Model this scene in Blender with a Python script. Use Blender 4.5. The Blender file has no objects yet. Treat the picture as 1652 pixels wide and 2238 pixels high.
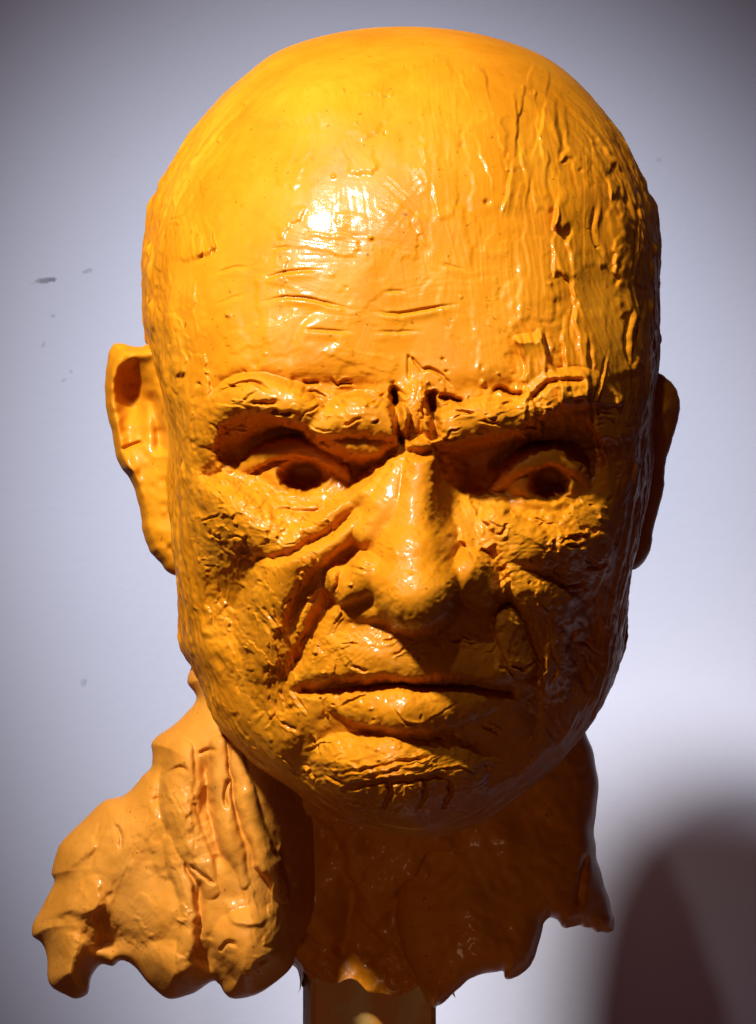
import bpy, math, random
import numpy as np
from mathutils import Vector

# ------------------------------------------------------------------ frame
# All sculpting is done in units of U (72.5 U = 1 cm): u to the right, v down,
# z towards the viewer; z = 0 is the plane through the ears.
S = 0.01 / 72.5
CU, CV = 826.0, 1119.0
CAMD = 7250.0
H0 = 1.30                     # height of the optical axis above the floor (m)
scene = bpy.context.scene
rng = np.random.default_rng(11)


def to3d(u, v, z):
    """sculpt coordinates -> world metres (arrays)"""
    k = (CAMD - z) / CAMD
    return np.stack([(u - CU) * k * S, -z * S, H0 + (CV - v) * k * S], -1)


def P3(u, v, z):
    return Vector(to3d(np.float64(u), np.float64(v), np.float64(z)))


# ------------------------------------------------------------------ camera
cam_data = bpy.data.cameras.new("camera")
cam_data.sensor_fit = 'VERTICAL'
cam_data.sensor_height = 24.0
cam_data.lens = 24.0 * CAMD / 2238.0
cam_data.clip_start = 0.05
cam_data.clip_end = 50.0
cam = bpy.data.objects.new("camera", cam_data)
scene.collection.objects.link(cam)
cam.location = (0, -CAMD * S, H0)
cam.rotation_euler = (math.radians(90), 0, 0)
scene.camera = cam

# ------------------------------------------------------------------ world
world = bpy.data.worlds.new("World")
scene.world = world
world.use_nodes = True
bg = world.node_tree.nodes["Background"]
bg.inputs[0].default_value = (0.85, 0.25, 0.48, 1)
bg.inputs[1].default_value = 0.034


# ------------------------------------------------------------------ lamps
def spot(name, loc, aim, power, size_deg, blend, radius, col):
    d = bpy.data.lights.new(name, 'SPOT')
    d.energy = power
    d.spot_size = math.radians(size_deg)
    d.spot_blend = blend
    d.shadow_soft_size = radius
    d.color = col
    o = bpy.data.objects.new(name, d)
    scene.collection.objects.link(o)
    o.location = loc
    o.rotation_euler = (Vector(aim) - Vector(loc)).to_track_quat('-Z', 'Y').to_euler()
    return o


HEADC = P3(870, 1000, 400)
WALLZ = -2700.0                # painted wall behind the bust
KDIR = Vector((-0.37, -0.625, 0.69)).normalized()
KDIRW = Vector((-0.30, -0.64, 0.705)).normalized()
KDIR2 = Vector((-0.06, -0.70, 0.71)).normalized()
# lamp on the bust, added spot for the wall's falloff, weak third beside them
spot("bust_lamp", HEADC + KDIR * 1.1, P3(800, 1080, 300), 130, 24, 1.0, 0.05, (1.0, 0.965, 0.95))
spot("wall_fill", HEADC + KDIRW * 1.15, P3(940, 1240, WALLZ), 138, 20, 1.0, 0.08, (0.86, 0.905, 1.0))
spot("side_lamp", HEADC + KDIR2 * 1.1, P3(850, 760, 400), 6, 20, .8, 0.014, (1.0, 0.965, 0.95))
# added warm fill, low in front, standing in for bounce under chin and neck
spot("low_fill", HEADC + Vector((-0.25, -1.35, -0.55)), P3(880, 1990, 100), 9, 16, 1.0, 0.12, (1.0, 0.60, 0.36))

scene.view_settings.view_transform = 'Standard'
scene.view_settings.look = 'None'
scene.view_settings.exposure = 0.0
scene.view_settings.gamma = 1.0
scene.cycles.use_denoising = True
scene.cycles.max_bounces = 6


# ================================================================== helpers
def pchip(x, xs, ys):
    """smooth monotone interpolation (xs increasing)"""
    xs = np.asarray(xs, float); ys = np.asarray(ys, float)
    h = np.diff(xs); d = np.diff(ys) / h
    m = np.zeros_like(ys)
    m[1:-1] = np.where(d[:-1] * d[1:] > 0, 2 * d[:-1] * d[1:] / (d[:-1] + d[1:] + 1e-12), 0)
    m[0] = d[0]; m[-1] = d[-1]
    x = np.clip(x, xs[0], xs[-1])
    i = np.clip(np.searchsorted(xs, x) - 1, 0, len(h) - 1)
    t = (x - xs[i]) / h[i]
    h00 = 2 * t**3 - 3 * t**2 + 1; h10 = t**3 - 2 * t**2 + t
    h01 = -2 * t**3 + 3 * t**2; h11 = t**3 - t**2
    return h00 * ys[i] + h10 * h[i] * m[i] + h01 * ys[i + 1] + h11 * h[i] * m[i + 1]


def catmull(pts, n=8, closed=False):
    p = np.asarray(pts, float)
    if len(p) < 3 and not closed:
        return np.stack([np.linspace(p[0, k], p[-1, k], n) for k in range(p.shape[1])], -1)
    if closed:
        q = np.vstack([p[-1], p, p[0], p[1]])
    else:
        q = np.vstack([2 * p[0] - p[1], p, 2 * p[-1] - p[-2]])
    out = []
    for i in range(1, len(q) - 2):
        a, b, c, d = q[i - 1], q[i], q[i + 1], q[i + 2]
        t = np.linspace(0, 1, n, endpoint=False)[:, None]
        out.append(0.5 * (2 * b + (c - a) * t + (2 * a - 5 * b + 4 * c - d) * t**2 + (3 * b - a - 3 * c + d) * t**3))
    out = np.vstack(out)
    if not closed:
        out = np.vstack([out, p[-1]])
    return out


def sstep(a, b, x):
    t = np.clip((x - a) / (b - a), 0, 1)
    return t * t * (3 - 2 * t)


def upsample(g, shape):
    """smooth upsampling of a small random grid to shape"""
    def axis(n_out, n_in):
        x = np.linspace(1, n_in - 2.001, n_out)
        i = x.astype(int); t = x - i
        w = np.stack([-.5 * t + t**2 - .5 * t**3, 1 - 2.5 * t**2 + 1.5 * t**3,
                      .5 * t + 2 * t**2 - 1.5 * t**3, -.5 * t**2 + .5 * t**3], -1)
        return i, w
    i, w = axis(shape[0], g.shape[0]); j, x = axis(shape[1], g.shape[1])
    r = sum(g[i + k - 1] * w[:, k:k + 1] for k in range(4))
    return sum(r[:, j + k - 1] * x[:, k] for k in range(4))


def blur(a, s):
    """separable gaussian blur, s in cells"""
    n = int(3 * s) + 1
    k = np.exp(-0.5 * (np.arange(-n, n + 1) / s)**2); k /= k.sum()
    p = np.pad(a, ((n, n), (0, 0)), 'edge')
    a = sum(k[i] * p[i:i + a.shape[0]] for i in range(2 * n + 1))
    p = np.pad(a, ((0, 0), (n, n)), 'edge')
    return sum(k[i] * p[:, i:i + a.shape[1]] for i in range(2 * n + 1))


class Relief:
    """a height field over (u, v): where the modelling tool pushes and adds clay"""

    def __init__(self, u0, v0, u1, v1, step):
        self.u0, self.v0, self.st = u0, v0, step
        self.nu = int((u1 - u0) / step) + 1
        self.nv = int((v1 - v0) / step) + 1
        self.D = np.zeros((self.nv, self.nu))
        self.U, self.V = np.meshgrid(u0 + step * np.arange(self.nu), v0 + step * np.arange(self.nv))

    def win(self, a, b, c, d):
        i0 = max(0, int((b - self.v0) / self.st)); i1 = min(self.nv, int((d - self.v0) / self.st) + 2)
        j0 = max(0, int((a - self.u0) / self.st)); j1 = min(self.nu, int((c - self.u0) / self.st) + 2)
        return slice(i0, max(i0, i1)), slice(j0, max(j0, j1))

    def noise(self, wu, wv=None):
        wv = wv or wu
        g = rng.normal(size=(int(self.nv * self.st / wv) + 5, int(self.nu * self.st / wu) + 5))
        return upsample(g, self.D.shape)

    def blob(self, u, v, ru, rv, amp, rot=0.0, p=2.0, layer=None):
        D = self.D if layer is None else layer
        R = 2.6 * max(ru, rv)
        w = self.win(u - R, v - R, u + R, v + R)
        du, dv = self.U[w] - u, self.V[w] - v
        c, s = math.cos(math.radians(rot)), math.sin(math.radians(rot))
        r = np.hypot((du * c + dv * s) / ru, (-du * s + dv * c) / rv)
        D[w] += amp * np.exp(-r**p)

    def dome(self, u, v, ru, rv, amp, rot=0.0, edge=0.35):
        """rounded pad with a definite rim"""
        R = 1.1 * max(ru, rv)
        w = self.win(u - R, v - R, u + R, v + R)
        du, dv = self.U[w] - u, self.V[w] - v
        c, s = math.cos(math.radians(rot)), math.sin(math.radians(rot))
        r = np.hypot((du * c + dv * s) / ru, (-du * s + dv * c) / rv)
        self.D[w] += amp * np.sqrt(np.clip(1 - r**2, 0, 1))**(2 * edge)

    def near(self, pts, pad):
        c = catmull(pts, 7)[:, :2]
        w = self.win(c[:, 0].min() - pad, c[:, 1].min() - pad, c[:, 0].max() + pad, c[:, 1].max() + pad)
        U, V = self.U[w], self.V[w]
        best = np.full(U.shape, 1e9); sg = np.zeros(U.shape); tt = np.zeros(U.shape)
        L = np.hypot(*np.diff(c, axis=0).T); cum = np.concatenate([[0], np.cumsum(L)]); tot = cum[-1] + 1e-9
        for k in range(len(c) - 1):
            a, d = c[k], c[k + 1] - c[k]
            l2 = d @ d + 1e-9
            t = np.clip(((U - a[0]) * d[0] + (V - a[1]) * d[1]) / l2, 0, 1)
            pu, pv = U - a[0] - t * d[0], V - a[1] - t * d[1]
            q = pu * pu + pv * pv
            m = q < best
            best = np.where(m, q, best)
            sg = np.where(m, np.sign(d[0] * pv - d[1] * pu), sg)
            tt = np.where(m, (cum[k] + t * L[k]) / tot, tt)
        return w, np.sqrt(best), sg, tt

    def stroke(self, pts, wd, amp, p=2.0, taper=0.2, wl=None, layer=None):
        """ridge (amp > 0) or groove (amp < 0) along a curve"""
        D = self.D if layer is None else layer
        w, d, sg, t = self.near(pts, 2.6 * wd)
        f = np.ones_like(t)
        if taper:
            f = sstep(0, taper, t) * sstep(0, taper, 1 - t) * .9 + .1
        if wl is not None:
            wd = wd * np.interp(t, np.linspace(0, 1, len(wl)), wl)
        D[w] += amp * f * np.exp(-(d / wd)**p)

    def fold(self, pts, wr, wl, amp, p=2.0, taper=0.2):
        """one-sided fold: falls off over wr on the right of the travel direction, over wl on the left"""
        w, d, sg, t = self.near(pts, 2.4 * max(wr, wl))
        f = sstep(0, taper, t) * sstep(0, taper, 1 - t) if taper else 1.0
        wd = np.where(sg > 0, wr, wl)
        self.D[w] += amp * f * np.exp(-(d / wd)**p)

    def sample(self, u, v, layer=None):
        D = self.D if layer is None else layer
        x = np.clip((u - self.u0) / self.st, 0, self.nu - 1.001); y = np.clip((v - self.v0) / self.st, 0, self.nv - 1.001)
        i, j = y.astype(int), x.astype(int); b, a = y - i, x - j
        return ((1 - b) * ((1 - a) * D[i, j] + a * D[i, j + 1]) + b * ((1 - a) * D[i + 1, j] + a * D[i + 1, j + 1]))


def make_mesh(name, co, quads, mat, parent=None):
    me = bpy.data.meshes.new(name)
    co = np.ascontiguousarray(co, dtype=np.float32).reshape(-1, 3)
    quads = np.ascontiguousarray(quads, dtype=np.int32).reshape(-1, 4)
    n = len(quads)
    me.vertices.add(len(co)); me.vertices.foreach_set("co", co.ravel())
    me.loops.add(4 * n); me.loops.foreach_set("vertex_index", quads.ravel())
    me.polygons.add(n)
    me.polygons.foreach_set("loop_start", np.arange(0, 4 * n, 4, dtype=np.int32))
    me.polygons.foreach_set("use_smooth", np.ones(n, dtype=bool))
    me.update(calc_edges=True); me.validate()
    me.materials.append(mat)
    o = bpy.data.objects.new(name, me)
    scene.collection.objects.link(o)
    if parent is not None:
        o.parent = parent
        o.matrix_parent_inverse = parent.matrix_world.inverted()
    return o


def grid_quads(nr, nc, wrap=False):
    i = np.arange(nr - 1)[:, None]
    j = np.arange(nc if wrap else nc - 1)[None, :]
    j2 = (j + 1) % nc
    return np.stack([i * nc + j, (i + 1) * nc + j, (i + 1) * nc + j2, i * nc + j2], -1).reshape(-1, 4)


def grid_normals(P, wrap):
    if wrap:
        dj = np.roll(P, -1, 1) - np.roll(P, 1, 1)
    else:
        dj = np.gradient(P, axis=1)
    di = np.gradient(P, axis=0)
    n = np.cross(dj, di)
    return n / (np.linalg.norm(n, axis=-1, keepdims=True) + 1e-12)


# ================================================================== materials
def new_mat(name):
    m = bpy.data.materials.new(name); m.use_nodes = True
    return m, m.node_tree.nodes, m.node_tree.links, m.node_tree.nodes["Principled BSDF"]


def clay_material(name, c1, c2, c3, r0, r1, bump=0.5, coat=0.25):
    m, N, L, B = new_mat(name)
    tc = N.new('ShaderNodeTexCoord')

    def noise(scale, detail=5, rough=.6, vec=None):
        n = N.new('ShaderNodeTexNoise'); n.inputs['Scale'].default_value = scale
        n.inputs['Detail'].default_value = detail; n.inputs['Roughness'].default_value = rough
        L.new(vec or tc.outputs['Object'], n.inputs['Vector']); return n.outputs['Fac']

    def ramp(fac, stops):
        r = N.new('ShaderNodeValToRGB'); e = r.color_ramp.elements
        e[0].position, e[0].color = stops[0]; e[1].position, e[1].color = stops[-1]
        for p, c in stops[1:-1]:
            k = e.new(p); k.color = c
        L.new(fac, r.inputs[0]); return r.outputs[0]

    def math_(op, a, b):
        n = N.new('ShaderNodeMath'); n.operation = op
        for k, x in enumerate((a, b)):
            if isinstance(x, (int, float)):
                n.inputs[k].default_value = x
            else:
                L.new(x, n.inputs[k])
        return n.outputs[0]

    base = ramp(noise(38, 6, .65), [(.32, (*c2, 1)), (.5, (*c1, 1)), (.68, (*c3, 1))])
    # tiny dark crumbs and pits in the clay
    speck = ramp(noise(620, 2, .5), [(.26, (.45, .36, .30, 1)), (.31, (1, 1, 1, 1))])
    mix = N.new('ShaderNodeMix'); mix.data_type = 'RGBA'; mix.blend_type = 'MULTIPLY'
    mix.inputs[0].default_value = .8
    L.new(base, mix.inputs[6]); L.new(speck, mix.inputs[7])
    L.new(mix.outputs[2], B.inputs['Base Color'])
    mr = N.new('ShaderNodeMapRange')
    mr.inputs[1].default_value = .35; mr.inputs[2].default_value = .65
    mr.inputs[3].default_value = r0; mr.inputs[4].default_value = r1
    L.new(noise(55, 4, .6), mr.inputs[0]); L.new(mr.outputs[0], B.inputs['Roughness'])
    B.inputs['Specular IOR Level'].default_value = .13
    B.inputs['Coat Weight'].default_value = coat
    B.inputs['Coat Roughness'].default_value = .11
    # fine relief: drag marks of the tool (stretched up-down), grain, soft dents
    mp = N.new('ShaderNodeMapping'); mp.inputs['Scale'].default_value = (1, 1, .22)
    L.new(tc.outputs['Object'], mp.inputs['Vector'])
    h = math_('ADD', math_('MULTIPLY', noise(420, 4, .6), .55), math_('MULTIPLY', noise(170, 5, .65), 1.1))
    h = math_('ADD', h, math_('MULTIPLY', noise(330, 4, .6, mp.outputs[0]), .35))
    bp = N.new('ShaderNodeBump'); bp.inputs['Strength'].default_value = bump
    bp.inputs['Distance'].default_value = .0012
    L.new(h, bp.inputs['Height']); L.new(bp.outputs[0], B.inputs['Normal'])
    L.new(bp.outputs[0], B.inputs['Coat Normal'])
    return m


CLAY = clay_material("modelling_clay", (.51, .172, .0038), (.45, .142, .0026), (.54, .200, .007), .38, .54, .11, .16)
CLAY_PALE = clay_material("modelling_clay_shoulder", (.53, .200, .020), (.47, .172, .014), (.56, .226, .030), .42, .62, .22, .2)  # left shoulder: paler, less saturated and rougher than the head clay


def wood_material():
    m, N, L, B = new_mat("post_wood")
    tc = N.new('ShaderNodeTexCoord')
    mp = N.new('ShaderNodeMapping'); mp.inputs['Scale'].default_value = (90, 90, 6)
    L.new(tc.outputs['Object'], mp.inputs[0])
    n = N.new('ShaderNodeTexNoise'); n.inputs['Scale'].default_value = 1; n.inputs['Detail'].default_value = 6
    L.new(mp.outputs[0], n.inputs[0])
    r = N.new('ShaderNodeValToRGB')
    r.color_ramp.elements[0].position = .3; r.color_ramp.elements[0].color = (.40, .22, .045, 1)
    r.color_ramp.elements[1].position = .7; r.color_ramp.elements[1].color = (.56, .34, .09, 1)
    L.new(n.outputs[0], r.inputs[0])
    sm = N.new('ShaderNodeTexNoise'); sm.inputs['Scale'].default_value = 75; sm.inputs['Detail'].default_value = 4
    L.new(tc.outputs['Object'], sm.inputs[0])
    mr = N.new('ShaderNodeMapRange'); mr.inputs[1].default_value = .44; mr.inputs[2].default_value = .52
    L.new(sm.outputs[0], mr.inputs[0])
    mx = N.new('ShaderNodeMix'); mx.data_type = 'RGBA'
    L.new(mr.outputs[0], mx.inputs[0]); L.new(r.outputs[0], mx.inputs[6]); mx.inputs[7].default_value = (.50, .19, .012, 1)
    L.new(mx.outputs[2], B.inputs['Base Color'])
    B.inputs['Roughness'].default_value = .55
    return m


wy = -WALLZ * S


def wall_material():
    m, N, L, B = new_mat("wall_paint")
    tc = N.new('ShaderNodeTexCoord')
    n = N.new('ShaderNodeTexNoise'); n.inputs['Scale'].default_value = 9; n.inputs['Detail'].default_value = 5
    L.new(tc.outputs['Object'], n.inputs[0])
    r = N.new('ShaderNodeValToRGB')
    r.color_ramp.elements[0].position = .3; r.color_ramp.elements[0].color = (.60, .60, .68, 1)
    r.color_ramp.elements[1].position = .7; r.color_ramp.elements[1].color = (.63, .63, .715, 1)
    L.new(n.outputs[0], r.inputs[0])
    col = r.outputs[0]
    jit = N.new('ShaderNodeTexNoise'); jit.inputs['Scale'].default_value = 420; jit.inputs['Detail'].default_value = 4
    L.new(tc.outputs['Object'], jit.inputs[0])
    kk = (CAMD - WALLZ) / CAMD
    # scuffs on the paint: (u, v, half length, half height, turn, darkness)
    for (su, sv, hl, hh, tn, dk) in [(98, 613, 26, 7, 8, .95), (112, 610, 9, 6, 0, .6), (192, 592, 13, 5, 20, .45), (116, 691, 7, 5, 0, .4), (94, 754, 5, 9, -25, .3),
                                     (139, 831, 9, 4, 30, .4), (155, 812, 5, 4, 30, .35), (184, 1490, 7, 9, -20, .4), (1440, 350, 6, 6, 0, .25)]:
        mp = N.new('ShaderNodeMapping'); mp.vector_type = 'TEXTURE'
        mp.inputs['Location'].default_value = ((su - CU) * kk * S, wy, H0 + (CV - sv) * kk * S)
        mp.inputs['Rotation'].default_value = (0, -math.radians(tn), 0)
        mp.inputs['Scale'].default_value = (hl * kk * S, 1.0, hh * kk * S)
        L.new(tc.outputs['Object'], mp.inputs[0])
        ln = N.new('ShaderNodeVectorMath'); ln.operation = 'LENGTH'; L.new(mp.outputs[0], ln.inputs[0])
        ad = N.new('ShaderNodeMath'); ad.operation = 'MULTIPLY_ADD'
        L.new(jit.outputs[0], ad.inputs[0]); ad.inputs[1].default_value = 1.8; L.new(ln.outputs['Value'], ad.inputs[2])
        mr = N.new('ShaderNodeMapRange'); mr.interpolation_type = 'SMOOTHSTEP'
        mr.inputs[1].default_value = 1.25; mr.inputs[2].default_value = 2.1; mr.inputs[3].default_value = dk * .7; mr.inputs[4].default_value = 0
        L.new(ad.outputs[0], mr.inputs[0])
        mx = N.new('ShaderNodeMix'); mx.data_type = 'RGBA'
        L.new(mr.outputs[0], mx.inputs[0]); L.new(col, mx.inputs[6]); mx.inputs[7].default_value = (.10, .11, .12, 1)
        col = mx.outputs[2]
    L.new(col, B.inputs['Base Color'])
    B.inputs['Roughness'].default_value = .75
    n2 = N.new('ShaderNodeTexNoise'); n2.inputs['Scale'].default_value = 260; n2.inputs['Detail'].default_value = 4
    L.new(tc.outputs['Object'], n2.inputs[0])
    bp = N.new('ShaderNodeBump'); bp.inputs['Strength'].default_value = .12; bp.inputs['Distance'].default_value = .001
    L.new(n2.outputs[0], bp.inputs['Height']); L.new(bp.outputs[0], B.inputs['Normal'])
    return m


# ================================================================== wall


def box(name, lo, hi, mat):
    x0, y0, z0 = lo; x1, y1, z1 = hi
    co = [(x, y, z) for x in (x0, x1) for y in (y0, y1) for z in (z0, z1)]
    q = [(0, 1, 3, 2), (4, 6, 7, 5), (0, 4, 5, 1), (2, 3, 7, 6), (0, 2, 6, 4), (1, 5, 7, 3)]
    o = make_mesh(name, co, q, mat)
    o.data.polygons.foreach_set("use_smooth", [False] * 6)
    return o


wall = box("wall", (-1.6, wy, 0.0), (1.6, wy + .1, 2.6), wall_material())
wall["kind"] = "structure"

# ================================================================== the bust
bust = bpy.data.objects.new("clay_bust", None)
scene.collection.objects.link(bust)
bust.empty_display_size = .05
bust.location = P3(800, 2190, 100)
bpy.context.view_layer.update()
bust["label"] = "ochre clay portrait bust of a frowning bald man with ragged shoulders"
bust["category"] = "sculpture"

# ------------------------------------------------------------------ head: relief map
R = Relief(190, 20, 1500, 1860, 1.5)
T = np.zeros_like(R.D)          # fine tool marks, pushed along the surface normal

VT, VB = 58.0, 1824.0


def prof(w, tab):
    xs = np.arccos(1 - 2 * (np.clip([t[0] for t in tab], VT, VB) - VT) / (VB - VT))
    return pchip(w, xs, [t[1] for t in tab])


LEFT = [(58, 880), (70, 745), (115, 602), (165, 535), (215, 480), (330, 390), (450, 337), (600, 312), (700, 315), (760, 328), (950, 360),
        (1100, 372), (1260, 386), (1400, 402), (1480, 438), (1570, 472), (1680, 560), (1740, 650), (1790, 745), (1815, 850), (1824, 925)]
RIGHT = [(58, 880), (66, 1000), (80, 1070), (130, 1200), (220, 1300), (320, 1372), (420, 1412), (550, 1440), (800, 1438), (1000, 1424), (1260, 1378),
         (1380, 1362), (1480, 1338), (1580, 1288), (1690, 1208), (1750, 1128), (1800, 1035), (1824, 925)]
ZF = [(58, -60), (70, 120), (85, 235), (120, 360), (200, 524), (350, 630), (500, 680), (700, 718), (860, 738), (1000, 742), (1250, 730), (1500, 708),
      (1650, 684), (1750, 642), (1800, 560), (1824, 410)]
ZB = [(58, -60), (80, -250), (120, -380), (200, -520), (350, -640), (600, -700), (900, -670), (1200, -500), (1400, -280), (1550, -60),
      (1700, 160), (1800, 320), (1824, 390)]
ZC = [(58, -60), (200, -40), (600, 0), (1260, 60), (1480, 180), (1700, 340), (1824, 390)]
NN = [(58, 2.0), (300, 2.2), (600, 2.8), (900, 3.6), (1200, 3.1), (1400, 2.3), (1600, 1.95), (1824, 1.9)]


_w = np.arccos(np.clip(1 - 2 * (R.V[:, 0] - VT) / (VB - VT), -1, 1))
_l, _r, _zf, _zc, _n = (prof(_w, t)[:, None] for t in (LEFT, RIGHT, ZF, ZC, NN))
_x = np.clip(np.abs(R.U - (_l + _r) / 2) / ((_r - _l) / 2 + 1e-6), 0, .985)
ZBASE = _zc + (_zf - _zc) * (1 - _x**_n)**(1 / _n)



def cap(pts, rad, zo, k=14.0, R=R):
    """a roll (or ball) of clay laid on the head: centre line, radius and height of the centre line
    over the bare skull along it; joined to what is there with a fillet of width k"""
    p = np.array([(x, y) for x, y in pts], float)
    if len(p) == 1:
        p = np.vstack([p, p + .5])
    rad = np.broadcast_to(np.asarray(rad, float), (len(pts),)); zo = np.broadcast_to(np.asarray(zo, float), (len(pts),))
    w, d, sg, t = R.near(p, rad.max() + 2.2 * k)
    ts = np.linspace(0, 1, len(rad)) if len(rad) > 1 else None
    seg = np.concatenate([[0], np.cumsum(np.hypot(*np.diff(p, axis=0).T))]); seg /= seg[-1]
    r = pchip(t, seg, rad) if len(rad) > 1 else rad[0]
    z = pchip(t, seg, zo) if len(zo) > 1 else zo[0]
    a_ = np.where(d < r * .97, z + np.sqrt(np.clip(r * r - d * d, 0, None)), z + r * .243 - (d - r * .97) * 4.0)
    b_ = R.D[w]
    h_ = np.clip(.5 + .5 * (a_ - b_) / k, 0, 1)
    R.D[w] = b_ * (1 - h_) + a_ * h_ + k * h_ * (1 - h_)


# --- broad masses
R.blob(640, 1030, 165, 84, -78, 4, 2.8)                      # eye sockets
R.blob(1185, 1035, 165, 90, -82, 0, 2.8)
R.stroke([(470, 1020), (540, 978), (650, 958), (760, 985), (850, 1030)], 44, -44, 2.0, .12)
R.stroke([(985, 1020), (1070, 985), (1190, 962), (1320, 985)], 48, -46, 2.0, .12)
R.blob(820, 1050, 46, 60, -40, 25)
R.blob(1020, 1045, 46, 60, -44, -10)
R.stroke([(450, 872), (520, 828), (640, 830), (760, 846), (850, 838)], 20, -12, 2.0, .15)
R.stroke([(965, 848), (1080, 848), (1150, 838), (1220, 812), (1345, 826)], 20, -12, 2.0, .15)
R.blob(512, 1320, 62, 110, -80, -12, 2.4)                     # hollows under the cheek bones
R.blob(1275, 1380, 62, 120, -76, 12)
R.blob(885, 1436, 215, 130, 76, 0, 2.3)                      # muzzle
R.blob(520, 1140, 105, 62, 34, 25)
R.blob(1190, 1190, 110, 60, 26)
# --- brows
cap([(447, 958), (466, 908), (540, 868), (632, 882), (705, 918)], [22, 32, 42, 38, 26], [4, 14, 24, 22, 14], 12)
cap([(705, 926), (785, 912), (852, 922)], [34, 48, 42], [14, 24, 22], 10)
cap([(720, 950), (800, 962), (858, 945)], [30, 40, 32], [-14, -2, -4], 12)
cap([(962, 938), (1040, 918), (1125, 908)], [38, 42, 32], [16, 18, 10], 12)
cap([(1118, 920), (1162, 888), (1212, 858), (1285, 852), (1350, 874)], [16, 30, 38, 34, 10], [14, 26, 36, 34, 20], 10)
# --- nose
nv = R.V; uu = R.U
h = pchip(nv, [960, 1000, 1060, 1150, 1230, 1290, 1330, 1350, 1366, 1380], [0, 26, 44, 62, 84, 96, 90, 60, 10, 0])
cx = pchip(nv, [960, 1000, 1150, 1270, 1400], [915, 918, 908, 903, 905])
ww = np.where(uu < cx, pchip(nv, [960, 1000, 1100, 1200, 1300, 1400], [44, 60, 92, 112, 116, 116]),
              pchip(nv, [960, 1000, 1100, 1200, 1300, 1400], [36, 42, 66, 100, 116, 116]))
R.D += h * np.exp(-(np.abs(uu - cx) / ww)**2.4)
cap([(920, 990), (914, 1080), (908, 1180), (906, 1240)], [30, 38, 56, 74], [34, 52, 78, 92], 16)
cap([(906, 1222), (908, 1266), (912, 1296)], [82, 97, 84], [78, 94, 122], 12)
cap([(766, 1276), (800, 1262)], [44, 48], [62, 80], 8)
cap([(1062, 1284), (1025, 1262)], [46, 50], [58, 80], 8)
cap([(895, 1030), (855, 1110), (815, 1165)], [44, 52, 40], [2, 26, 34], 30)       # flank of the nose running into the cheek
nm = np.exp(-((R.U - 906) / 92)**6 - ((R.V - 1205) / 118)**6)
R.D += nm * (blur(R.D, 9.0) - R.D)                       # thumb the nose smooth
nm = np.exp(-((R.U - 906) / 190)**6 - ((R.V - 1250) / 110)**6)
R.D += nm * (blur(R.D, 3.0) - R.D)
# --- cheeks
cap([(872, 1030), (805, 1108), (715, 1172), (628, 1232), (588, 1330), (580, 1450)], [34, 42, 46, 52, 52, 44], [2, 12, 14, 10, 2, -8], 26)
cap([(470, 1090), (545, 1150), (620, 1200)], [44, 48, 40], [-6, 0, -4], 26)
cap([(1085, 1150), (1150, 1195), (1245, 1200)], [40, 50, 40], [-6, 4, -6], 22)
cap([(1304, 1194)], [30], [6], 12)
cap([(1112, 1255), (1175, 1308), (1225, 1332)], [38, 48, 40], [6, 10, 2], 18)
cap([(1196, 1380), (1206, 1480)], [38, 34], [0, -8], 20)
# --- mouth and chin
R.stroke([(800, 1190), (755, 1232), (738, 1275), (702, 1340), (668, 1404), (634, 1462), (608, 1510)], 17, -44, 1.8, .12)
R.stroke([(1085, 1215), (1098, 1320), (1150, 1385), (1172, 1440), (1162, 1500)], 17, -42, 1.8, .12)
cap([(1108, 1365), (1130, 1445)], [30, 30], [34, 22], 16)
R.fold([(655, 1468), (740, 1466), (820, 1464), (880, 1474), (960, 1468), (1060, 1476), (1125, 1490)], 20, 60, 16, 2.2, .1)
R.stroke([(636, 1512), (720, 1502), (800, 1500), (890, 1504), (980, 1502), (1070, 1502), (1135, 1510)], 12, -44, 2.0, .06)
cap([(735, 1540), (800, 1548), (880, 1556), (970, 1552), (1070, 1532)], [22, 38, 48, 42, 24], [16, 52, 66, 46, -2], 12)
R.stroke([(740, 1600), (805, 1640), (900, 1652), (990, 1642), (1090, 1602)], 16, -10, 2.0, .2)
R.blob(612, 1532, 28, 36, -40, 30)
R.blob(1172, 1540, 30, 40, -26)
cap([(755, 1690), (862, 1702), (980, 1694)], [84, 108, 84], [-8, 14, -22], 40)
R.blob(655, 1590, 55, 60, 20, 30)
R.blob(650, 1690, 44, 60, -20, 30)
R.blob(1110, 1670, 60, 76, -28, -30)

nm = np.exp(-((R.U - 870) / 230)**6 - ((R.V - 1690) / 80)**6)
R.D += nm * (blur(R.D, 7.0) - R.D)
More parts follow.
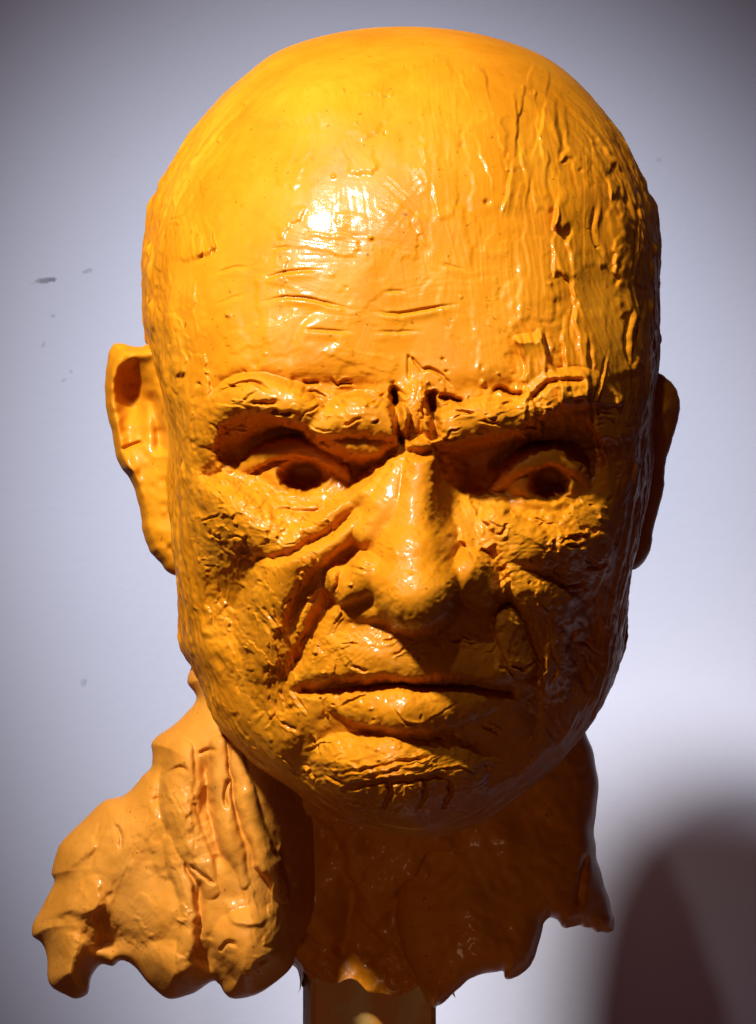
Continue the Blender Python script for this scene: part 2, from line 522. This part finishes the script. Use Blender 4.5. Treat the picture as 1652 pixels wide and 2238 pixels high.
# --- knife facets -----------------------------------------------------
def knife(u, v, ln, wd, rot, lift, k=.8, streak=.5, sharp=.12, R=R, zb=ZBASE):
    """press the clay flat with a knife: local plane, thin raised edges, faint streaks"""
    Rm = math.hypot(ln, wd) * 1.1
    w = R.win(u - Rm, v - Rm, u + Rm, v + Rm)
    du, dv = R.U[w] - u, R.V[w] - v
    if du.size < 30:
        return
    c, s_ = math.cos(math.radians(rot)), math.sin(math.radians(rot))
    a, b = (du * c + dv * s_) / ln, (-du * s_ + dv * c) / wd
    ph = rng.uniform(0, 6.28, 4)
    e = .10 * np.sin(5 * a + ph[0]) + .07 * np.sin(11 * a + ph[1]) + .04 * np.sin(23 * a + ph[2])
    e2 = (.10 * np.sin(4 * b + ph[1]) + .06 * np.sin(9 * b + ph[3]) + .03 * np.sin(19 * b + ph[0])) * min(1, 32 / ln)
    m = (1 - sstep(1 - sharp * 2, 1 + sharp * .2, np.abs(b) + e)) * (1 - sstep(.86, 1.0, a + e2)) * (1 - sstep(.3, 1.0, -a + e2))
    Z = zb[w] + R.D[w]
    wt = m.ravel() + 1e-6
    X = np.stack([np.ones(du.size), du.ravel(), dv.ravel()], -1)
    Aw = X * wt[:, None]
    co = np.linalg.solve(X.T @ Aw + 1e-6 * np.eye(3), Aw.T @ Z.ravel())
    pl = (X @ co).reshape(Z.shape)
    gx = np.arange(-1.6 * wd, 1.6 * wd, 3.4)
    st = 1.2 * streak * np.interp((b + .06 * np.sin(2.2 * a + ph[0])) * wd, gx, rng.normal(size=len(gx)))
    R.D[w] += m * k * (pl - Z) + m * (lift * (.35 + .65 * sstep(-1, .8, a)) + st)


def knives(n, box_, ang, spread, ln, wd, lift, k=.8, streak=.5, sharp=.12, R=R, zb=ZBASE):
    a, b, c, d = box_
    for _ in range(n):
        knife(rng.uniform(a, c), rng.uniform(b, d), ln * rng.uniform(.55, 1.4) / 2, wd * rng.uniform(.55, 1.4) / 2,
              ang + rng.normal() * spread + (180 if rng.random() < .5 else 0), lift * rng.uniform(-.3, 1.2), k, streak, sharp, R, zb)


# skull: broad smooth drags
knives(60, (380, 100, 1250, 800), 80, 25, 190, 90, 1.8, .12, .08, .2)
knives(30, (450, 500, 1250, 830), 5, 12, 150, 60, 1.8, .12, .08, .2)
knives(20, (950, 120, 1260, 700), 82, 10, 260, 90, 2.8, .2, .12)
# right temple: long vertical planes
knives(44, (1150, 150, 1440, 900), 84, 8, 300, 76, 4.4, .4, .22)
knives(36, (310, 350, 440, 980), 86, 9, 190, 48, 3.2, .3, .4)
# cheeks, muzzle, chin
knives(16, (430, 1080, 720, 1210), 28, 22, 140, 64, 3.0, .25, .25)
knives(14, (1060, 1120, 1320, 1260), 12, 26, 130, 58, 3.0, .25, .25)
knives(22, (430, 1230, 620, 1680), 76, 14, 200, 60, 3.5, .25, .35)
knives(26, (1150, 1260, 1370, 1680), 80, 12, 200, 60, 3.5, .3, .35)
knives(8, (700, 1380, 1100, 1440), -25, 30, 110, 54, 2.5, .25, .25)
knives(9, (640, 1650, 1120, 1800), -18, 10, 220, 60, 2.4, .2, .5)
knives(6, (480, 860, 860, 910), 2, 14, 120, 40, 3, .2, .25)
knives(5, (980, 860, 1320, 905), -10, 14, 120, 40, 3, .2, .25)
# small torn flakes here and there
knives(26, (640, 1250, 730, 1480), 118, 25, 60, 24, 6, .3, .3)
knives(6, (450, 1090, 720, 1230), 30, 40, 70, 30, 4, .3, .3)
knives(6, (1090, 1100, 1290, 1280), 5, 40, 70, 30, 4, .3, .3)
knives(5, (450, 1240, 620, 1680), 70, 40, 80, 30, 4, .3, .3)
knives(6, (1150, 1290, 1350, 1640), 75, 35, 80, 30, 4, .3, .3)
knives(5, (660, 1650, 1080, 1790), -20, 40, 80, 30, 4, .3, .3)
knives(5, (870, 840, 945, 960), 85, 30, 44, 20, 5, .3, .3)

# --- eyes
cap([(608, 1044), (700, 1046)], [60, 60], [-118, -118], 12)
cap([(1150, 1062), (1236, 1062)], [58, 58], [-98, -98], 12)
# left: upper lid, crease above it, lower lid
cap([(510, 1050), (556, 1006), (620, 982), (690, 988), (748, 1028), (784, 1076)], [10, 17, 20, 20, 17, 10], [-78, -66, -60, -62, -72, -84], 8)
R.stroke([(515, 990), (570, 958), (630, 946), (690, 958), (752, 992), (800, 1024)], 11, -20, 2.0, .15)
cap([(512, 1058), (570, 1086), (640, 1096), (710, 1092), (776, 1078)], [10, 15, 17, 16, 10], [-76, -66, -64, -68, -82], 8)
R.stroke([(600, 1112), (660, 1120), (730, 1108)], 6, -10)
# right
cap([(1068, 1082), (1112, 1040), (1160, 1008), (1212, 1000), (1258, 1024), (1286, 1072)], [10, 17, 20, 20, 18, 10], [-76, -56, -42, -40, -48, -64], 8)
R.stroke([(1060, 1030), (1130, 984), (1200, 968), (1330, 974)], 11, -22, 2.0, .12)
cap([(1082, 1090), (1150, 1108), (1210, 1114), (1272, 1092)], [10, 16, 18, 10], [-70, -50, -46, -60], 8)


def pit(u, v, ru, rv, depth, p=5):
    R.blob(u, v, ru, rv, -depth, 0, p)


pit(661, 1040, 46, 30, 110)
pit(1200, 1056, 39, 34, 110)
R.blob(1212, 1078, 12, 9, 45)

# bags under the eyes
cap([(545, 1124), (610, 1152), (690, 1150), (752, 1112)], [26, 32, 32, 22], [-42, -36, -36, -46], 14)
R.stroke([(545, 1208), (600, 1220), (680, 1184), (745, 1144), (800, 1088)], 12, -24, 1.6, .25)
cap([(1085, 1140), (1160, 1152), (1250, 1138)], [22, 26, 22], [-40, -32, -38], 14)
R.stroke([(800, 1078), (765, 1115), (700, 1165), (640, 1195)], 26, -26, 2.0, .2)
# tail of the left brow wrapping down the temple
cap([(446, 925), (446, 970), (462, 1012), (495, 1036)], [18, 20, 18, 10], [-6, -14, -34, -74], 10)
R.stroke([(440, 1022), (470, 1056), (540, 1070)], 14, -22)
# --- frown
R.stroke([(858, 838), (864, 885), (872, 930), (880, 978)], 9, -64, 2.0, .12, [.7, 1.2, 1, .8])
R.stroke([(940, 850), (946, 900), (952, 966)], 10, -58, 2.0, .12)
R.blob(905, 900, 32, 60, 26, 0, 3)
R.stroke([(884, 984), (920, 990), (958, 982)], 12, -26)
R.stroke([(893, 770), (893, 830)], 3, -6); R.stroke([(896, 778), (925, 812)], 3, -7)
R.stroke([(918, 812), (940, 806), (962, 820), (985, 848)], 4, -8)
R.stroke([(955, 868), (985, 872), (1012, 884)], 7, -28)


# cracks along the upper edge of the brows
R.stroke([(455, 868), (520, 840), (560, 838), (590, 856)], 5, -16); R.stroke([(660, 838), (700, 836)], 4, -12)
R.stroke([(1075, 865), (1090, 850), (1125, 860), (1150, 855)], 5, -18); R.stroke([(1150, 880), (1180, 850), (1215, 832), (1290, 832)], 6, -16)
R.stroke([(545, 880), (610, 880)], 5, -12); R.stroke([(590, 900), (640, 905)], 5, -12)
# facet beside the nose, chin cuts
knife(1025, 1145, 70, 32, 62, 10, .7, .2)
for x in (855, 930, 985):
    R.stroke([(x, 1705), (x - 4, 1735), (x - 18, 1772)], 5, -22)
R.stroke([(735, 1735), (800, 1712), (870, 1708), (960, 1700), (1000, 1715)], 6, -16)
R.blob(810, 1738, 34, 24, -18)
for pts in ([(760, 1690), (850, 1668), (940, 1650)], [(790, 1700), (880, 1680)]):
    R.stroke(pts, 4, -8)

# forehead wrinkles
for pts, d in [([(570, 660), (640, 650), (720, 665), (772, 680)], 9), ([(815, 680), (870, 685), (930, 676), (1000, 664)], 10),
               ([(575, 612), (620, 596), (700, 590)], 7), ([(470, 600), (510, 585), (545, 584)], 6),
               ([(660, 722), (770, 726)], 6), ([(815, 726), (920, 724)], 4), ([(465, 668), (540, 640)], 4),
               ([(840, 636), (890, 638)], 4), ([(960, 575), (1015, 590)], 4),
               ([(590, 545), (640, 540)], 4)]:
    R.stroke(pts, 3.8, -d * .6, 2, .35)
    R.stroke([(a, b + 9) for a, b in pts], 11, d * .32, 2, .35)

# soft dents everywhere
ROUGHM = sstep(760, 900, R.V) * .75 + .25           # the face is rougher than the polished skull
T += 4.0 * R.noise(210) + 3.0 * R.noise(120) + (1.3 * R.noise(50) + .6 * R.noise(18)) * ROUGHM


def scratches(n, box_, ang, spread, ln, wd, amp, ridge=.5, mask=None):
    a, b, c, d = box_
    for _ in range(n):
        u, v = rng.uniform(a, c), rng.uniform(b, d)
        if mask is not None and not mask(u, v):
            continue
        th = math.radians(ang + rng.normal() * spread)
        l = ln * rng.uniform(.5, 1.5) / 2
        bend = rng.normal() * l * .18
        cu, sv = math.cos(th), math.sin(th)
        pts = [(u - l * cu, v - l * sv), (u - bend * sv, v + bend * cu), (u + l * cu, v + l * sv)]
        w = wd * rng.uniform(.6, 1.5)
        k = amp * rng.uniform(.4, 1.4)
        R.stroke(pts, w, -k, 2, .25, layer=T)
        o = 2.0 * w
        R.stroke([(x + sv * o, y - cu * o) for x, y in pts], w * 1.3, k * ridge, 2, .25, layer=T)


scratches(5, (1180, 160, 1440, 900), 86, 6, 190, 3.5, 5)
scratches(4, (310, 350, 440, 950), 86, 8, 130, 3.5, 4)
scratches(8, (440, 1060, 800, 1240), 25, 30, 42, 2.6, 6)
scratches(6, (1080, 1080, 1290, 1260), 10, 30, 42, 2.6, 6)
scratches(8, (470, 1240, 720, 1650), 70, 25, 60, 2.6, 6)
scratches(6, (1130, 1250, 1370, 1600), 78, 18, 70, 2.6, 6)
scratches(8, (660, 1340, 1110, 1470), -40, 40, 45, 2.6, 5)
scratches(5, (720, 1510, 1090, 1600), -12, 14, 60, 2.4, 5)
scratches(8, (640, 1600, 1120, 1790), -18, 30, 70, 2.6, 5)
scratches(8, (440, 830, 880, 960), 5, 30, 40, 2.6, 6)
scratches(8, (950, 830, 1350, 960), -10, 30, 40, 2.6, 6)
scratches(5, (860, 820, 960, 980), 80, 20, 36, 2.6, 6)
scratches(34, (1375, 300, 1440, 1100), 89, 3, 220, 3.0, 5)
# short torn cracks
def cracks(n, box_, ang, spread, ln, depth):
    a, b, c, d = box_
    for _ in range(n):
        u, v = rng.uniform(a, c), rng.uniform(b, d)
        th = math.radians(ang) + rng.normal() * math.radians(spread)
        pts = [(u, v)]
        m = rng.integers(3, 6)
        for _k in range(m):
            th += rng.normal() * .35
            st_ = ln / m * rng.uniform(.6, 1.5)
            pts.append((pts[-1][0] + st_ * math.cos(th), pts[-1][1] + st_ * math.sin(th)))
        R.stroke(pts, rng.uniform(2.2, 3.6), -depth * rng.uniform(.5, 1.3), 1.6, .3, layer=T)
        R.stroke([(x + 1, y + 6) for x, y in pts], 5, depth * .3, 2, .3, layer=T)


cracks(9, (440, 840, 870, 940), 0, 30, 50, 11)
cracks(8, (960, 840, 1340, 940), -10, 30, 50, 11)
cracks(10, (440, 1080, 780, 1240), 25, 35, 46, 10)
cracks(8, (1080, 1090, 1300, 1290), 10, 35, 46, 10)
cracks(9, (450, 1240, 680, 1680), 70, 30, 60, 10)
cracks(8, (1130, 1290, 1350, 1660), 75, 25, 60, 10)
cracks(7, (670, 1360, 1110, 1460), -40, 45, 46, 9)
cracks(9, (640, 1600, 1110, 1800), -20, 35, 60, 10)
cracks(5, (860, 830, 960, 980), 85, 30, 40, 11)
cracks(3, (330, 380, 450, 900), 80, 22, 46, 9)
# crumbs and pits
for _ in range(240):
    u, v = rng.uniform(330, 1400), rng.uniform(800, 1790) if rng.random() < .88 else rng.uniform(80, 800)
    r = rng.uniform(2.2, 5.5)
    R.blob(u, v, r, r * rng.uniform(.7, 1.4), rng.choice([-1, 1]) * rng.uniform(2, 7), layer=T)

T *= (.35 + .65 * sstep(-.5, .6, R.noise(110))) * (1 - .6 * np.exp(-((R.U - 900) / 150)**6 - ((R.V - 1200) / 190)**6))     # some areas were smoothed with the thumb
# ------------------------------------------------------------------ head: base volume
wd_ = np.linspace(0, math.pi, 6000)
vd = VT + (VB - VT) * (1 - np.cos(wd_)) / 2
zd = prof(wd_, ZF)
ds = np.concatenate([[0], np.cumsum(np.hypot(np.diff(vd), .35 * np.diff(zd)))])
NR = 1300
wr_ = np.interp(np.linspace(0, ds[-1], NR), ds, wd_)
wr_[0], wr_[-1] = 2e-3, math.pi - 2e-3
v_ = VT + (VB - VT) * (1 - np.cos(wr_)) / 2
phi = np.concatenate([np.linspace(-.56 * math.pi, .56 * math.pi, 790), np.linspace(.56 * math.pi, 1.44 * math.pi, 72)[1:-1]])
l_, r_ = prof(wr_, LEFT)[:, None], prof(wr_, RIGHT)[:, None]
zf_, zb_, zc_, n_ = (prof(wr_, t)[:, None] for t in (ZF, ZB, ZC, NN))
sp, cp = np.sin(phi)[None], np.cos(phi)[None]
nn = np.where(cp > 0, n_, 2.0)
rr = (np.abs(sp)**nn + np.abs(cp)**nn)**(-1 / nn)
bu = (l_ + r_) / 2 + (r_ - l_) / 2 * rr * sp
bz = zc_ + np.where(cp > 0, zf_ - zc_, zc_ - zb_) * rr * cp
bv = np.broadcast_to(v_[:, None], bu.shape)
base = to3d(bu, bv, bz)
nrm = grid_normals(base, True)
ray = np.array([0, -CAMD * S, H0]) - base
ray /= np.linalg.norm(ray, axis=-1, keepdims=True)
facing = (nrm * ray).sum(-1)
if facing[NR // 2, 395] < 0:
    nrm, facing = -nrm, -facing
mask = sstep(.12, .45, facing)
Q = Relief(-760, 30, 760, 1840, 3.0)            # texture of the sides, laid out over (depth, height)
Q.D += 5.0 * Q.noise(170) + 1.7 * Q.noise(34, 190) + .8 * Q.noise(12, 100) + 1.2 * Q.noise(36) + .6 * Q.noise(12)
for _ in range(90):
    r_q = rng.uniform(8, 24)
    Q.blob(rng.uniform(-300, 500), rng.uniform(80, 1700), r_q, r_q * rng.uniform(1, 2.5), rng.uniform(-8, 9), 0, 3)
side = 1 - sstep(.18, .6, facing)
d3 = Q.sample(bz, bv) * side * sstep(130, 360, bv)
back = sstep(.12, .5, facing)
for F in (R.D, T):
    F += np.clip(.5 * (F - blur(F, 4.5)), -7, 7)
# ragged edges: nothing in clay is drawn with a compass
wu = 1.8 * R.noise(40) + 1.5 * R.noise(13) + .8 * R.noise(6)
wv = 1.8 * R.noise(40) + 1.5 * R.noise(13) + .8 * R.noise(6)
calm = (.25 + .75 * sstep(780, 900, R.V)) * (1 - .45 * np.exp(-((R.U - 900) / 170)**6 - ((R.V - 1210) / 180)**6))
wu *= calm; wv *= calm
cu_, cv_ = bu + R.sample(bu, bv, wu), bv + R.sample(bu, bv, wv)
d1 = R.sample(cu_, cv_) * mask
d2 = R.sample(cu_, cv_, T) * back
head_co = base + ray * (d1 * S)[..., None] + nrm * ((d2 + d3) * S)[..., None]
q = grid_quads(NR, len(phi), True)
head = make_mesh("head", head_co, q, CLAY, bust)


# ------------------------------------------------------------------ slabs of clay (ears, shoulders)
def slab(name, outline, zmid, thick, rim, relief, mat, step=2.0, rough=3.0):
    """a thick piece of clay: outline in (u, v), centre depth zmid(u, v), rounded rim"""
    c = catmull(outline, 10, True)
    t = np.linspace(0, 1, len(c), endpoint=False)
    if rough:
        nz = np.zeros((len(c), 2))
        for f in (7, 15, 29):
            ph = rng.uniform(0, 6.28, 2)
            nz += np.sin(2 * math.pi * f * t[:, None] + ph) * rough / 3
        c = c + nz
    u0, v0 = c.min(0) - 3 * step; u1, v1 = c.max(0) + 3 * step
    G = Relief(u0, v0, u1, v1, step)
    U, V = G.U, G.V
    best = np.full(U.shape, 1e12); pu = np.zeros(U.shape); pv = np.zeros(U.shape); ins = np.zeros(U.shape, bool)
    for k in range(len(c)):
        a, b = c[k], c[(k + 1) % len(c)]
        d = b - a
        tt = np.clip(((U - a[0]) * d[0] + (V - a[1]) * d[1]) / (d @ d + 1e-9), 0, 1)
        qx, qy = a[0] + tt * d[0], a[1] + tt * d[1]
        q2 = (U - qx)**2 + (V - qy)**2
        m = q2 < best
        best = np.where(m, q2, best); pu = np.where(m, qx, pu); pv = np.where(m, qy, pv)
        if a[1] != b[1]:
            cr = ((a[1] > V) != (b[1] > V)) & (U < (b[0] - a[0]) * (V - a[1]) / (b[1] - a[1]) + a[0])
            ins ^= cr
    dist = np.sqrt(best)
    # vertices used: inside, plus the ring just outside snapped on to the outline
    cell = ins[:-1, :-1] | ins[1:, :-1] | ins[:-1, 1:] | ins[1:, 1:]
    U2, V2 = np.where(ins, U, pu), np.where(ins, V, pv)
    dd = np.where(ins, dist, 0)
    rimv = rim(U2, V2) if callable(rim) else rim
    x = np.clip(dd / rimv, 0, 1)
    pr = np.sqrt(np.clip(1 - (1 - x)**2, 0, 1))
    th = thick(U2, V2) if callable(thick) else thick
    zm = zmid(U2, V2)
    rel = relief.sample(U2, V2) if relief is not None else 0
    zf = zm + th * pr + rel * sstep(0, .5, x)
    zb = zm - th * pr
    nv, nu = U.shape
    idx = np.arange(nv * nu).reshape(nv, nu)
    ii, jj = np.nonzero(cell)
    f = np.stack([idx[ii, jj], idx[ii + 1, jj], idx[ii + 1, jj + 1], idx[ii, jj + 1]], -1)
    on_rim = (~ins).ravel()
    fb = f[:, ::-1].copy()
    off = nv * nu
    fb = np.where(on_rim[fb], fb, fb + off)
    allf = np.vstack([f, fb])
    co = np.vstack([to3d(U2, V2, zf).reshape(-1, 3), to3d(U2, V2, zb).reshape(-1, 3)])
    used = np.unique(allf)
    remap = np.zeros(len(co), int); remap[used] = np.arange(len(used))
    return make_mesh(name, co[used], remap[allf], mat, bust)


# ears -----------------------------------------------------------------
E = Relief(210, 730, 420, 1280, 1.5)
E.blob(292, 860, 36, 60, -60, -6, 3)
E.blob(305, 950, 34, 90, -26, -10, 3)                    # hollow
E.blob(300, 985, 34, 60, 20, 0)
E.stroke([(345, 770), (285, 775), (252, 810), (244, 880), (256, 960), (280, 1030), (310, 1100)], 17, 26, 2.4, .1)
E.stroke([(330, 850), (345, 930), (352, 1000)], 14, -40)
E.blob(290, 850, 30, 44, -16, 0, 2)
E.stroke([(262, 985), (285, 975), (315, 965)], 5, -14); E.stroke([(262, 1040), (280, 1060), (290, 1090)], 9, -18)
E.blob(335, 1160, 40, 70, 22, -25)
E.D += 4 * E.noise(40) + 1.8 * E.noise(14)
slab("ear", [(340, 752), (300, 758), (258, 750), (238, 770), (230, 830), (232, 890), (245, 950), (258, 1010), (285, 1050), (305, 1110), (312, 1160),
             (325, 1200), (350, 1230), (382, 1258), (440, 1240), (460, 1100), (450, 900), (420, 780)],
     lambda u, v: 20 + (u - 240) * .75, 52, 34, E, CLAY, 1.6, 1.2)
E2 = Relief(1380, 800, 1500, 1260, 1.5)
E2.stroke([(1400, 950), (1440, 910), (1470, 880)], 12, 12)
E2.D += 1.5 * E2.noise(30)
slab("ear", [(1400, 830), (1437, 815), (1478, 850), (1485, 900), (1470, 960), (1455, 1010), (1450, 1070), (1430, 1150), (1418, 1210), (1385, 1245),
             (1340, 1220), (1340, 900)], lambda u, v: 60 - (u - 1400) * .8, 46, 30, E2, CLAY, 1.6, 1.2)

# ------------------------------------------------------------------ neck
NK = Relief(380, 1400, 1400, 2300, 2.0)
NK.D += 9 * NK.noise(90) + 6 * NK.noise(38) + 2.4 * NK.noise(14)
NK.stroke([(640, 1760), (720, 1850), (762, 1960), (752, 2060), (742, 2160)], 22, -28, 2)
NK.stroke([(560, 1680), (640, 1830), (690, 1960), (700, 2100)], 36, 40, 2)
NK.stroke([(860, 1980), (900, 1930), (935, 1880), (990, 1860)], 9, -18)
NK.stroke([(880, 2080), (960, 2020), (1010, 1985)], 10, -20)
NK.blob(800, 1850, 20, 16, -26); NK.blob(975, 1880, 26, 20, -24); NK.blob(1060, 1850, 18, 16, -18)
nv_ = np.linspace(1440, 2150, 330)[:, None]
ph = np.linspace(0, 2 * math.pi, 420, endpoint=False)[None]
cuv = pchip(nv_, [1440, 1700, 1900, 2080, 2205], [860, 850, 840, 815, 806])
hw = pchip(nv_, [1440, 1700, 1900, 2050, 2150, 2205], [400, 380, 310, 200, 166, 160])
zfr = pchip(nv_, [1440, 1700, 1850, 2050, 2205], [200, 150, 80, -20, -40])
zba = pchip(nv_, [1440, 1700, 1900, 2050, 2205], [-420, -430, -430, -420, -390])
kn_ = 2.0 + 3.5 * sstep(1950, 2120, nv_)
kr = (np.abs(np.sin(ph))**kn_ + np.abs(np.cos(ph))**kn_)**(-1 / kn_)
ku = cuv + hw * kr * np.sin(ph)
kz = (zfr + zba) / 2 + (zfr - zba) / 2 * kr * np.cos(ph)
kv = np.broadcast_to(nv_, ku.shape)
kv = kv + sstep(2000, 2150, kv) * (14 * np.sin(3 * ph + 1) + 10 * np.sin(7 * ph) + 5 * np.sin(15 * ph + 2))
kco = to3d(ku, kv, kz)
kn = grid_normals(kco, True)
if kn[100, 0, 1] > 0:
    kn = -kn
kco = kco + kn * (NK.sample(ku, kv) * S)[..., None]
neck = make_mesh("neck", kco, grid_quads(330, 420, True), CLAY, bust)

# ------------------------------------------------------------------ shoulders
A = Relief(40, 1420, 720, 2220, 2.0)
zer = np.zeros_like(A.D)
A.D += 12 * A.noise(150)
# lobes along the torn lower edge
A.blob(450, 2105, 24, 54, -50); A.blob(252, 2066, 38, 40, -44)
A.blob(230, 1880, 90, 70, 24, -40); A.blob(160, 1880, 40, 50, 16)
cap([(540, 2060), (575, 2095)], [78, 82], [-24, -18], 22, A)
cap([(365, 2110), (385, 2130)], [58, 60], [-22, -20], 20, A)
cap([(150, 2080), (152, 2120)], [52, 56], [-12, -10], 18, A)
# cords of the neck
A.stroke([(445, 1640), (452, 1740), (474, 1840), (490, 1910)], 14, -30, 2.0)
A.stroke([(352, 1640), (350, 1740), (368, 1820), (395, 1880), (412, 1935)], 12, -44, 1.6)
cap([(478, 1625), (484, 1730), (504, 1830), (536, 1930)], [16, 20, 21, 12], [10, 16, 16, 2], 8, A)
cap([(515, 1630), (540, 1760), (578, 1870), (618, 1960)], [16, 22, 24, 14], [8, 14, 14, 0], 8, A)
cap([(396, 1640), (388, 1730), (408, 1820), (438, 1885), (462, 1950)], [26, 34, 34, 30, 18], [0, 4, 4, 4, 0], 10, A)
cap([(368, 1840), (392, 1915), (410, 1980), (408, 2070), (388, 2116)], [8, 16, 18, 20, 16], [4, 14, 16, 16, 8], 7, A)
A.stroke([(430, 1920), (438, 1970), (436, 2060)], 10, -24)
A.fold([(80, 2005), (150, 1985), (190, 1990), (240, 1968)], 10, 64, 44, 2.0, .12)
A.fold([(112, 1925), (150, 1895), (215, 1838)], 10, 40, 24, 2.0, .12)
A.stroke([(208, 1985), (224, 2030), (214, 2090)], 12, -30)
A.fold([(250, 1775), (268, 1745), (280, 1710)], 8, 30, -10)
A.fold([(495, 1965), (515, 2010), (560, 2018), (590, 1990)], 8, 40, 12)
knives(36, (90, 1700, 420, 2060), 115, 22, 170, 60, 4, .25, .3, R=A, zb=zer)
knives(14, (400, 1640, 620, 2000), 78, 8, 200, 30, 3.5, .1, .3, R=A, zb=zer)
knives(26, (100, 2000, 640, 2170), 80, 30, 80, 40, 5, .3, .4, R=A, zb=zer)
A.D += 1.8 * A.noise(50) + .8 * A.noise(18)
for pts in ([(360, 1690), (390, 1678), (408, 1690)], [(432, 1650), (450, 1640), (472, 1642)], [(500, 1700), (490, 1735), (495, 1770)],
            [(415, 1890), (440, 1912), (470, 1930)], [(250, 1800), (262, 1830), (258, 1860)], [(480, 2085), (500, 2060), (520, 2068)],
            [(590, 2090), (560, 2110), (575, 2130)]):
    A.stroke(pts, 4, -16, 1.6, .2)
A.D = A.sample(A.U + 2 * A.noise(40) + 1 * A.noise(14), A.V + 2 * A.noise(40) + 1 * A.noise(14))


def zA(u, v):
    return pchip(u, [40, 200, 400, 540, 720], [-190, -60, 90, 150, -40]) + (v - 1900) * .05


slab("shoulder", [(445, 1440), (420, 1452), (410, 1490), (428, 1528), (400, 1566), (366, 1594), (338, 1614), (330, 1634), (334, 1656), (328, 1678),
                  (310, 1698), (275, 1735), (225, 1752), (185, 1790), (142, 1830), (120, 1870), (112, 1910), (118, 1932), (96, 1975), (74, 2015),
                  (70, 2038), (88, 2060), (102, 2095), (104, 2140), (132, 2170), (165, 2182), (192, 2170), (202, 2130), (220, 2108), (245, 2112), (268, 2100),
                  (305, 2125), (335, 2158), (375, 2182), (418, 2172), (462, 2146), (478, 2150), (490, 2172), (525, 2182), (580, 2162), (632, 2118), (655, 2060),
                  (690, 1960), (690, 1700), (600, 1500)], zA, 125, 115, A, CLAY_PALE, 2.0, 3)
B_ = Relief(940, 1560, 1380, 2220, 2.0)
B_.D += 6 * B_.noise(90) + 3 * B_.noise(40) + 1.2 * B_.noise(15)
B_.stroke([(1285, 1860), (1270, 1920), (1262, 1985)], 7, -22)
B_.blob(1270, 2010, 60, 30, 16)


def zB(u, v):
    return pchip(u, [900, 1050, 1200, 1350], [-40, 0, -50, -210]) + (v - 1900) * .05


slab("shoulder", [(1230, 1560), (1275, 1595), (1300, 1660), (1308, 1740), (1298, 1820), (1305, 1880), (1326, 1950), (1342, 2005), (1338, 2034), (1310, 2038), (1285, 2026),
                  (1258, 2024), (1232, 2028), (1206, 2004), (1190, 2020), (1172, 2080), (1158, 2112), (1112, 2140), (1095, 2122), (1040, 2135), (1000, 2160),
                  (962, 2196), (930, 2180), (860, 2000), (880, 1700), (1050, 1600)], zB, 80, 50, B_, CLAY, 2.0, 3)

# ------------------------------------------------------------------ post
def post():
    x0, x1 = (650 - CU) * S * .985, (958 - CU) * S * .985
    cx_, hw_ = (x0 + x1) / 2, (x1 - x0) / 2
    yc = 250 * S
    ang = math.radians(5)
    half = hw_ / (math.cos(ang) + math.sin(ang))
    ch = .0016
    ring = []
    for sx, sy in ((-1, -1), (1, -1), (1, 1), (-1, 1)):
        e = [(sx * (half - ch), sy * half), (sx * half, sy * (half - ch))]
        if sx * sy < 0:
            e = e[::-1] if False else e
        ring += e if (sx * sy > 0) else e
    ring = sorted(ring, key=lambda p: math.atan2(p[1], p[0]))
    zs = np.linspace(H0 + (CV - 2060) * S, .0, 60)
    co = []
    for z in zs:
        for x, y in ring:
            xr = x * math.cos(ang) - y * math.sin(ang); yr = x * math.sin(ang) + y * math.cos(ang)
            co.append((cx_ + xr, yc + yr, z))
    o = make_mesh("wooden_post", co, grid_quads(60, 8, True), wood_material())
    o.data.polygons.foreach_set("use_smooth", [False] * len(o.data.polygons))
    o["label"] = "square pale wooden post carrying the clay bust, running out of the bottom"
    o["category"] = "post"


post()
